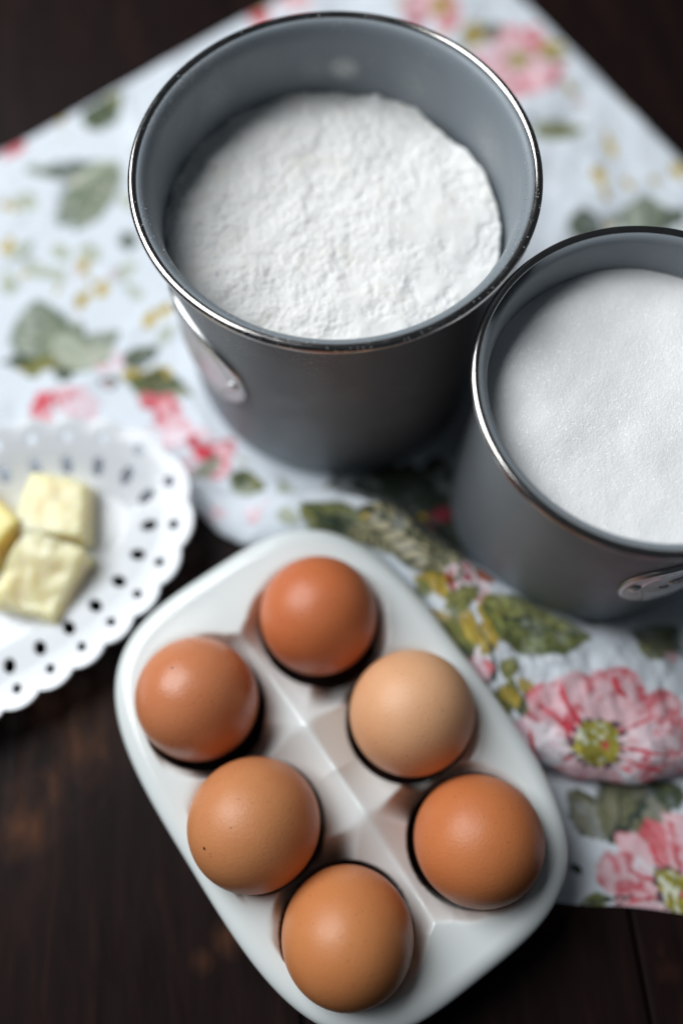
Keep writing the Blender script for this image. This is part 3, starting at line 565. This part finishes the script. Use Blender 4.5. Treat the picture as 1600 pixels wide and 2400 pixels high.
# loose flour on the rim and flare
def specks(name, pts, smin, smax, mat, parent, seed, flat=False):
    rs = np.random.RandomState(seed); n = len(pts)
    base = np.array([[x, y, z] for x in (-1, 1) for y in (-1, 1) for z in (-1, 1)], float) * .5
    fc = np.array([[0, 1, 3, 2], [4, 6, 7, 5], [0, 4, 5, 1], [2, 3, 7, 6], [0, 2, 6, 4], [1, 5, 7, 3]])
    q = rs.randn(n, 4); q /= np.linalg.norm(q, axis=1)[:, None]; w, x, y, z = q.T
    Rm = np.stack([1 - 2 * (y * y + z * z), 2 * (x * y - z * w), 2 * (x * z + y * w), 2 * (x * y + z * w), 1 - 2 * (x * x + z * z), 2 * (y * z - x * w), 2 * (x * z - y * w), 2 * (y * z + x * w), 1 - 2 * (x * x + y * y)], -1).reshape(n, 3, 3)
    if flat:
        ax, ay = rs.normal(0, .2, n), rs.normal(0, .2, n); q = np.stack([np.ones(n), ax, ay, rs.uniform(-3, 3, n)], 1); q /= np.linalg.norm(q, axis=1)[:, None]; w, x, y, z = q.T
        Rm = np.stack([1 - 2 * (y * y + z * z), 2 * (x * y - z * w), 2 * (x * z + y * w), 2 * (x * y + z * w), 1 - 2 * (x * x + z * z), 2 * (y * z - x * w), 2 * (x * z - y * w), 2 * (y * z + x * w), 1 - 2 * (x * x + y * y)], -1).reshape(n, 3, 3)
        base = base * [1, 1, .22]
    sz = rs.uniform(smin, smax, (n, 1, 1)) * rs.uniform(.7, 1.3, (n, 1, 3))
    V = np.einsum('nij,nkj->nki', Rm, base[None] * sz) + np.asarray(pts)[:, None]
    Fc = (np.arange(n)[:, None, None] * 8 + fc[None]).reshape(-1, 4)
    o = link(name, mesh_np(name, V.reshape(-1, 3), Fc), mat, parent, False); o['kind'] = 'stuff'
    return o
rs = np.random.RandomState(3); P = []
for k in range(900):
    a = rs.uniform(0, 2 * np.pi)
    if vnoise(np.array([a * 5 + 9]), np.array([3.]))[0] < rs.uniform(.25, .85): continue
    t_ = rs.rand()
    if t_ < .55: rr = rs.uniform(64.6, 67.9); zz = np.interp(rr, [63.7, 64.2, 65.1, 66.0, 67.2, 68.3], [117.4, 120.2, 122.3, 123.5, 124.2, 124.2])
    else:
        b = rs.uniform(-.4, 2.6); rr = 69.25 + 1.8 * math.cos(b); zz = 123.4 + 1.85 * math.sin(b)
    P.append((rr * math.cos(a), rr * math.sin(a), zz))
specks('loose_flour', P, .08, .24, m_flour.m, flour, 5)

gx, gy, F = disc_grid(53.9, .27)
r = np.hypot(gx, gy)
gz = 99.3 + 1.3 * fbm(gx, gy, 30, 2) + .10 * fbm(gx, gy, 7, 3) + + np.random.RandomState(12).normal(0, .045, len(gx)) + 1.2 * sstep(52, 25, r)
m_sugar = Mat('sugar', (.91, .915, .92, 1), .6)
m_sugar.b.inputs['Subsurface Weight'].default_value = .25; m_sugar.b.inputs['Subsurface Radius'].default_value = (.002, .002, .002); m_sugar.b.inputs['Subsurface Scale'].default_value = 1.
m_sugar.bump(m_sugar.noise(2400, 2, .8), .22, .0002)
m_sugar.b.inputs['Coat Weight'].default_value = .42; m_sugar.b.inputs['Coat Roughness'].default_value = .10
bs = m_sugar.n('ShaderNodeTexVoronoi'); bs.inputs['Scale'].default_value = 1900; m_sugar.l(m_sugar.co(), bs.inputs['Vector'])
sb = m_sugar.n('ShaderNodeVectorMath'); sb.operation = 'SUBTRACT'; m_sugar.l(bs.outputs['Color'], sb.inputs[0]); sb.inputs[1].default_value = (.5, .5, .5)
sc_ = m_sugar.n('ShaderNodeVectorMath'); sc_.operation = 'SCALE'; m_sugar.l(sb.outputs[0], sc_.inputs[0]); sc_.inputs['Scale'].default_value = 1.3
ge = m_sugar.n('ShaderNodeNewGeometry'); ad = m_sugar.n('ShaderNodeVectorMath'); ad.operation = 'ADD'; m_sugar.l(ge.outputs['Normal'], ad.inputs[0]); m_sugar.l(sc_.outputs[0], ad.inputs[1])
nz = m_sugar.n('ShaderNodeVectorMath'); nz.operation = 'NORMALIZE'; m_sugar.l(ad.outputs[0], nz.inputs[0]); m_sugar.l(nz.outputs[0], m_sugar.b.inputs['Coat Normal'])
sugar = link('sugar', mesh_np('sugar', np.c_[gx, gy, gz], F), m_sugar.m); sugar.location = (C2[0] * S, C2[1] * S, 0)
tag(sugar, 'fine white granulated sugar filling the canister at the right edge', 'sugar')

# ------------------------------------------------------------------ egg tray: one glazed casting
TC = (-2.4, 30.3); TA, TB, TN = 89.4, 64.1, 3.37; TROT = math.radians(-55.0)
CUPS = [(-46.8, 25.2, 1), (-46, -29.6, 1), (3, 31.8, 0), (2.4, -35.2, 0), (51.4, 25.2, 1), (50.2, -29.8, 1)]
H0 = 30.
def tray_height(x, y):
    hs = []
    for cx, cy, end in CUPS:
        dx, dy = x - cx, y - cy; r = np.hypot(dx, dy) + 1e-6
        nx, ny = (-math.copysign(.62, cx) if end else 0), -math.copysign(.78 if end else 1, cy)
        ps = np.degrees(np.arccos(np.clip((dx * nx + dy * ny) / r, -1, 1)))
        if end: rt = np.interp(ps, [0, 12, 38, 55, 75, 105, 180], [38, 38, 35, 33, 28, 26, 26])
        else: rt = np.interp(ps, [0, 40, 62, 90, 112, 180], [33, 38, 34.5, 32, 27, 26])
        inn = 1 - sstep(70, 105, ps)                                  # 1 on the side of the other cups
        lat = sstep(.72, .95, np.abs(dx) / r)
        ze = 27.5 * (1 - inn) + (20 - 15 * lat) * inn                 # height of the lip round the egg
        h = ze + (H0 - ze) * (r - 24) / (rt - 24)
        h = np.where(r < 24, np.minimum(ze, np.interp(r, [0, 22.9, 23.5, 24], [1, 1.0, 1.2, 30])), h)
        hs.append(h)
    hs = np.array(hs); k = .8
    m = -k * np.log(np.exp(-hs / k).sum(0))
    k2 = .8
    cap = H0 + 3.2 * (1 - sstep(8, 22, np.abs(y))) * (1 - sstep(38, 50, np.abs(x)))
    top = -k2 * np.logaddexp(-m / k2, -cap / k2)
    rho = (np.abs(x / (TA - 8.5)) ** TN + np.abs(y / (TB - 8.5)) ** TN) ** (1 / TN)      # the outer rim stays whole
    e = sstep(.955, 1.0, rho)
    return top * (1 - e) + H0 * e
nt, ns = 900, 270
th = np.linspace(0, 2 * np.pi, nt, endpoint=False)
# even spacing round the superellipse
tf = np.linspace(0, 2 * np.pi, 8001); ex = TA * np.sign(np.cos(tf)) * np.abs(np.cos(tf)) ** (2 / TN); ey = TB * np.sign(np.sin(tf)) * np.abs(np.sin(tf)) ** (2 / TN)
sl = np.r_[0, np.cumsum(np.hypot(np.diff(ex), np.diff(ey)))]; th = np.interp(np.linspace(0, sl[-1], nt, endpoint=False), sl, tf)
ox = TA * np.sign(np.cos(th)) * np.abs(np.cos(th)) ** (2 / TN); oy = TB * np.sign(np.sin(th)) * np.abs(np.sin(th)) ** (2 / TN)
nxn = np.roll(oy, -1) - np.roll(oy, 1); nyn = -(np.roll(ox, -1) - np.roll(ox, 1)); nl_ = np.hypot(nxn, nyn); nxn /= nl_; nyn /= nl_
rows = []
inx, iny = ox - nxn * 7, oy - nyn * 7
for k in range(ns):
    s_ = (k / (ns - 1)) ** .85; x_, y_ = inx * s_, iny * s_
    edge = sstep(.80, 1.0, s_) * .3
    rows.append(np.stack([x_, y_, tray_height(x_, y_) - edge], -1))
zed = rows[-1][:, 2].mean()
for a in np.linspace(6, 100, 14):                              # rolled lip
    a = math.radians(a); rows.append(np.stack([inx + nxn * 7 * math.sin(a), iny + nyn * 7 * math.sin(a), rows[ns - 1][:, 2] - 5.5 * (1 - math.cos(a))], -1))
for off, z in ((-.9, 20), (-2.2, 12), (-3.6, 5), (-4.6, 1.6), (-6.5, .6)):
    rows.append(np.stack([ox + nxn * off, oy + nyn * off, 0 * ox + z], -1))
V = np.concatenate(rows)
m_glaze = Mat('white_glaze', srgb(226, 232, 232), .16)
m_glaze.b.inputs['Coat Weight'].default_value = .3; m_glaze.b.inputs['Coat Roughness'].default_value = .06
m_glaze.rough(m_glaze.ramp(m_glaze.noise(40, 3, .5), [(.3, .09), (.7, .17)]))
m_glaze.bump(m_glaze.noise(45, 2, .5), .10, .0008)
F = grid_faces(len(rows), nt, True)
cup = np.min([np.hypot(V[:, 0] - cx, V[:, 1] - cy) for cx, cy, _ in CUPS], axis=0)
F = F[(cup[F] > 23.3).any(1)]                                   # the cups are open below: each egg stands through its hole
used = np.unique(F); mp = np.full(len(V), -1); mp[used] = np.arange(len(used))
tray = link('egg_tray', mesh_np('egg_tray', V[used], mp[F]), m_glaze.m)
tray.location = (TC[0] * S, TC[1] * S, 0); tray.rotation_euler[2] = TROT
tag(tray, 'white glazed ceramic egg tray with six cups, holding brown eggs', 'egg tray')

# ------------------------------------------------------------------ eggs
def egg_mesh(name, rad, half, blunt):
    n = 56; pr = []
    for k in range(n + 1):
        a = math.pi * k / n - math.pi / 2
        z = math.sin(a); rr = math.cos(a) * (1 + blunt * z) / math.sqrt(1 + blunt * blunt)
        pr.append((max(rr, 0) * rad, z * half))
    return lathe(name, pr, 96)
def on_shell(x, y, rad, half, blunt=.10):
    r = math.hypot(x, y); best = 0
    for k in range(400):
        a = math.pi / 2 * k / 400; z = math.sin(a)
        if math.cos(a) * (1 + blunt * z) / math.sqrt(1 + blunt * blunt) * rad >= r: best = z * half
    return (x, y, best)
def egg_material(name, rgb, deep, spots, seed, gloss=.40):
    m = Mat(name, rough=gloss)
    vec = m.mapped(loc=(seed * .37, seed * .11, seed * .23))
    c = m.mix(m.ramp(m.noise(28, 5, .6, vec), [(.35, 0.), (.75, .55)]), srgb(*rgb), srgb(*deep))
    po = m.ramp(m.noise(800, 2, .5, vec), [(.66, 0.), (.76, .4)]); c = m.mix(po, c, srgb(*[int(v * .62) for v in deep]))
    fr = m.ramp(m.noise(210, 2, .5, vec), [(.765, 0.), (.80, .4)]); c = m.mix(fr, c, srgb(*[int(v * .58) for v in deep]))
    for p, r0, k in spots: c = m.mix(m.math('MULTIPLY', m.near(p, r0 * .5, r0 * 1.1), k), c, srgb(84, 42, 24))
    m.color(c); m.rough(m.ramp(m.noise(90, 4, .6, vec), [(.3, gloss - .05), (.7, gloss + .1)]))
    m.bump(m.noise(900, 3, .6, vec), .28, .0004)
    m.b.inputs['Subsurface Weight'].default_value = .03; m.b.inputs['Subsurface Radius'].default_value = (.004, .0015, .0008); m.b.inputs['Subsurface Scale'].default_value = 1.
    return m.m
EGGS = [  # x, y, radius, half length, tilt x, tilt y (deg), colour, deep colour, spots, label
 (-8.7, 82.0, 21.9, 27.5, -4, 3, (204, 116, 70), (184, 92, 52), [], .40, 'deep red-brown egg at the top corner of the tray, nearest the canisters'),
 (-52.3, 50.9, 22.0, 27.5, -7, -6, (206, 130, 88), (188, 106, 66), [((-3.5, 4.6, 26.3), .6, .9), ((-1.5, 8, 25), .3, .6)], .30, 'shiny brown egg nearest the butter plate, with a bright highlight and a dark fleck'),
 (25.2, 45.9, 22.4, 28.0, -3, 5, (226, 172, 130), (210, 148, 104), [], .46, 'palest tan egg, in the middle of the row beside the cloth'),
 (-29.8, 8.3, 22.6, 29.5, 11, -9, (206, 138, 90), (190, 114, 68), [((-11.5, -4.0, 24.2), .75, 1.), ((-1.3, 3.2, 29.2), .4, .7), ((-9.0, -6.5, 24.0), .35, .6)], .42, 'freckled tan-brown egg in the middle of the row beside the dark table'),
 (47.0, 2.8, 22.0, 28.5, 8, 8, (204, 124, 74), (186, 100, 54), [], .42, 'orange-brown egg at the right corner of the tray, nearest the lower pink flower'),
 (1.9, -27.2, 22.0, 29.5, 14, 2, (206, 134, 82), (190, 110, 62), [((0, 6, 26), .3, .5)], .40, 'golden-brown egg at the lower end of the tray, nearest the viewer')]
for i, (x, y, rr, hl, tx, ty, rgb, deep, spots, gl, lab) in enumerate(EGGS):
    o = link('egg', egg_mesh('egg', rr * 1.033, hl, .10), egg_material('eggshell', rgb, deep, [(on_shell(p_[0], p_[1], rr * 1.033, hl), r_, k_) for p_, r_, k_ in spots], i + 1, gl))
    o.location = (x * 1.033 * S, y * 1.033 * S, (.5 + hl) * S)
    o.rotation_euler = (math.radians(tx), math.radians(ty), 0)
    tag(o, lab, 'egg', 'brown eggs in the tray')

# ------------------------------------------------------------------ pierced oval plate
PC = (-156.6, 101.6); PROT = .49; IA, IB = 84., 41.7; NH = 30
tf = np.linspace(0, 2 * np.pi, 6001); sl = np.r_[0, np.cumsum(np.hypot(np.diff(IA * np.cos(tf)), np.diff(IB * np.sin(tf))))]; PER = sl[-1]
ph0 = np.interp(math.radians(360 - 18.7), tf, sl) / PER
nt = 1500; lt = np.arange(nt) / nt; tp = np.interp(lt * PER, sl, tf)      # even arc length
px_, py_ = IA * np.cos(tp), IB * np.sin(tp); nx_, ny_ = IB * np.cos(tp), IA * np.sin(tp); nn = np.hypot(nx_, ny_); nx_ /= nn; ny_ /= nn
ph = (lt - ph0) * NH; fr = (ph + .5) % 1 - .5                            # -.5..4.5 within one lobe
cell = PER / NH
dmax = 16.6 + 2.9 * np.abs(np.cos(np.pi * fr)) ** .75
zprof = lambda d: np.interp(d, [-60, -22, -16, -10, -5, 0, 6, 12, 16.5, 20], [6.6, 6.6, 7.2, 8.6, 10.8, 13.2, 16.0, 18.3, 19.6, 20.2])
rows = []; D = []
for k in np.linspace(0, 1, 26)[:-1]:                                    # the well, scaled ellipses
    s_ = k; rows.append((px_ - nx_ * 20) * s_ ); D.append((np.full(nt, -60 + 40 * k), (py_ - ny_ * 20) * s_))
XX = [r_ for r_ in rows]; YY = [d_[1] for d_ in D]; DD = [d_[0] for d_ in D]
nd = 96
for k in range(nd):
    t_ = k / (nd - 1); d_ = -20 + t_ * (dmax + 20); XX.append(px_ + nx_ * d_); YY.append(py_ + ny_ * d_); DD.append(d_)
XX, YY, DD = np.array(XX), np.array(YY), np.array(DD); FR = np.tile(fr, (len(XX), 1))
ZZ = zprof(DD) + .14 * (DD > 10) * np.cos(2 * np.pi * FR) * sstep(10, 18, DD)
# holes: radial almonds on the inner ring, small rounds on the outer one
def hole_fn(d, f):
    t1 = f * cell; g1 = np.hypot((d - 0) / 3.7, t1 / 2.4) - 1
    t2 = f * cell * 1.12; g2 = np.hypot((d - 11.2) / 1.9, t2 / 1.75) - 1
    return np.minimum(g1 * 2, g2 * 1.4)
G = hole_fn(DD, FR)
F = grid_faces(len(XX), nt, True); inside = (G.ravel()[F] < 0).sum(1) >= 2; F = F[~inside]
V = np.stack([XX, YY, ZZ], -1).reshape(-1, 3)
used = np.unique(F); mp = np.full(len(V), -1); mp[used] = np.arange(len(used))
m_porc = Mat('white_porcelain', srgb(216, 220, 225), .22); m_porc.b.inputs['Coat Weight'].default_value = .15; m_porc.b.inputs['Coat Roughness'].default_value = .05
m_porc.bump(m_porc.noise(60, 2, .5), .08, .0008)
plate = tag(empty('butter_plate', (*PC, 0)), 'white oval porcelain plate with scalloped pierced edge, holding butter, cut off at left', 'plate')
plate.rotation_euler[2] = PROT
dish = link('dish', mesh_np('dish', V[used], mp[F]), m_porc.m, plate)
sm = dish.modifiers.new('smooth', 'SMOOTH'); sm.factor = .5; sm.iterations = 3
so = dish.modifiers.new('solid', 'SOLIDIFY'); so.thickness = 1.7 * S; so.offset = -1
fp = [(1., 4.6), (1., .9), (.985, .5), (.96, .5), (.945, .9), (.945, 4.6)]
a = np.linspace(0, 2 * np.pi, 160, endpoint=False)
V = np.array([[(IA - 24) * s_ * math.cos(t_), (IB - 18) * s_ * math.sin(t_), z + .4] for s_, z in fp for t_ in a])
link('foot_ring', mesh_np('foot_ring', V, grid_faces(len(fp), 160, True)), m_porc.m, plate)

# ------------------------------------------------------------------ butter
def butter_material(name, ca_, cb_):
    m = Mat(name, rough=.36)
    m.color(m.mix(m.ramp(m.noise(45, 3, .5), [(.3, 0.), (.75, .8)]), ca_, cb_))
    m.b.inputs['Subsurface Weight'].default_value = .8; m.b.inputs['Subsurface Radius'].default_value = (.010, .007, .0022); m.b.inputs['Subsurface Scale'].default_value = 1.
    drag = m.noise(30, 4, .6, m.mapped((1, 9, 3), (.2, .1, .5)))
    m.bump(m.math('ADD', m.math('MULTIPLY', m.noise(160, 4, .6), .5), drag), .22, .0009)
    return m
m_butter = butter_material('butter', srgb(247, 238, 204), srgb(244, 228, 168)); m_butter2 = butter_material('yellow_butter', srgb(243, 224, 150), srgb(238, 212, 122))
def butter(corners, z0, z1, tops, crumple, label, seed, mat=None):
    """a cut lump: four plan corners, bottom and top heights, per-corner lift of the top"""
    bm = bmesh.new(); lo = [bm.verts.new((x, y, z0)) for x, y in corners]; cx = sum(c[0] for c in corners) / 4; cy = sum(c[1] for c in corners) / 4
    hi = [bm.verts.new((cx + (x - cx) * .90, cy + (y - cy) * .90, z1 + t)) for (x, y), t in zip(corners, tops)]
    bm.faces.new(lo[::-1]); bm.faces.new(hi)
    for k in range(4): bm.faces.new((lo[k], lo[(k + 1) % 4], hi[(k + 1) % 4], hi[k]))
    bmesh.ops.bevel(bm, geom=list(bm.edges), offset=2.4, segments=4, affect='EDGES', profile=.55)
    bmesh.ops.triangulate(bm, faces=bm.faces)
    for _ in range(4): 
        ed = [e for e in bm.edges if e.calc_length() > 1.6]
        if ed: bmesh.ops.subdivide_edges(bm, edges=ed, cuts=1); bmesh.ops.triangulate(bm, faces=bm.faces)
    bm.normal_update()
    co = np.array([v_.co for v_ in bm.verts]); nm = np.array([v_.normal for v_ in bm.verts])
    o = seed * 31.
    dsp = .45 * fbm(co[:, 0] + o, co[:, 1] + co[:, 2], 7, 3) + crumple * (fbm(co[:, 0] * .8 + o + co[:, 2] * .4, co[:, 1] * 1.2 - co[:, 2] * .3, 9, 3) - .8 * np.abs(fbm(co[:, 0] + o, co[:, 1] + 40, 7, 2))) * sstep(z0 + 3, z0 + 12, co[:, 2])
    for v_, d_, n_ in zip(bm.verts, dsp, nm): v_.co = (Vector(v_.co) + Vector(n_) * float(d_)) * S
    me = bpy.data.meshes.new('butter'); bm.to_mesh(me); bm.free()
    return tag(link('butter_lump', me, (mat or m_butter).m), label, 'butter', 'butter lumps on the plate')
butter([(-137, 121), (-104, 118), (-105, 146), (-131, 150)], 6.7, 24, (0, 1, -2, 0), .35, 'pale block-shaped butter lump at the back of the plate', 1)
butter([(-167, 104), (-141, 109), (-128, 126), (-155, 148)], 6.7, 27, (-4, 3, 1, -4), .25, 'yellow butter lump with smooth cut face at the left edge of the photo', 2, m_butter2)
butter([(-144, 92), (-115, 84), (-102, 114.5), (-130, 126)], 6.7, 23, (-3, -6, 1, 4), 1.2, 'crumpled pale butter lump at the front of the plate', 3)
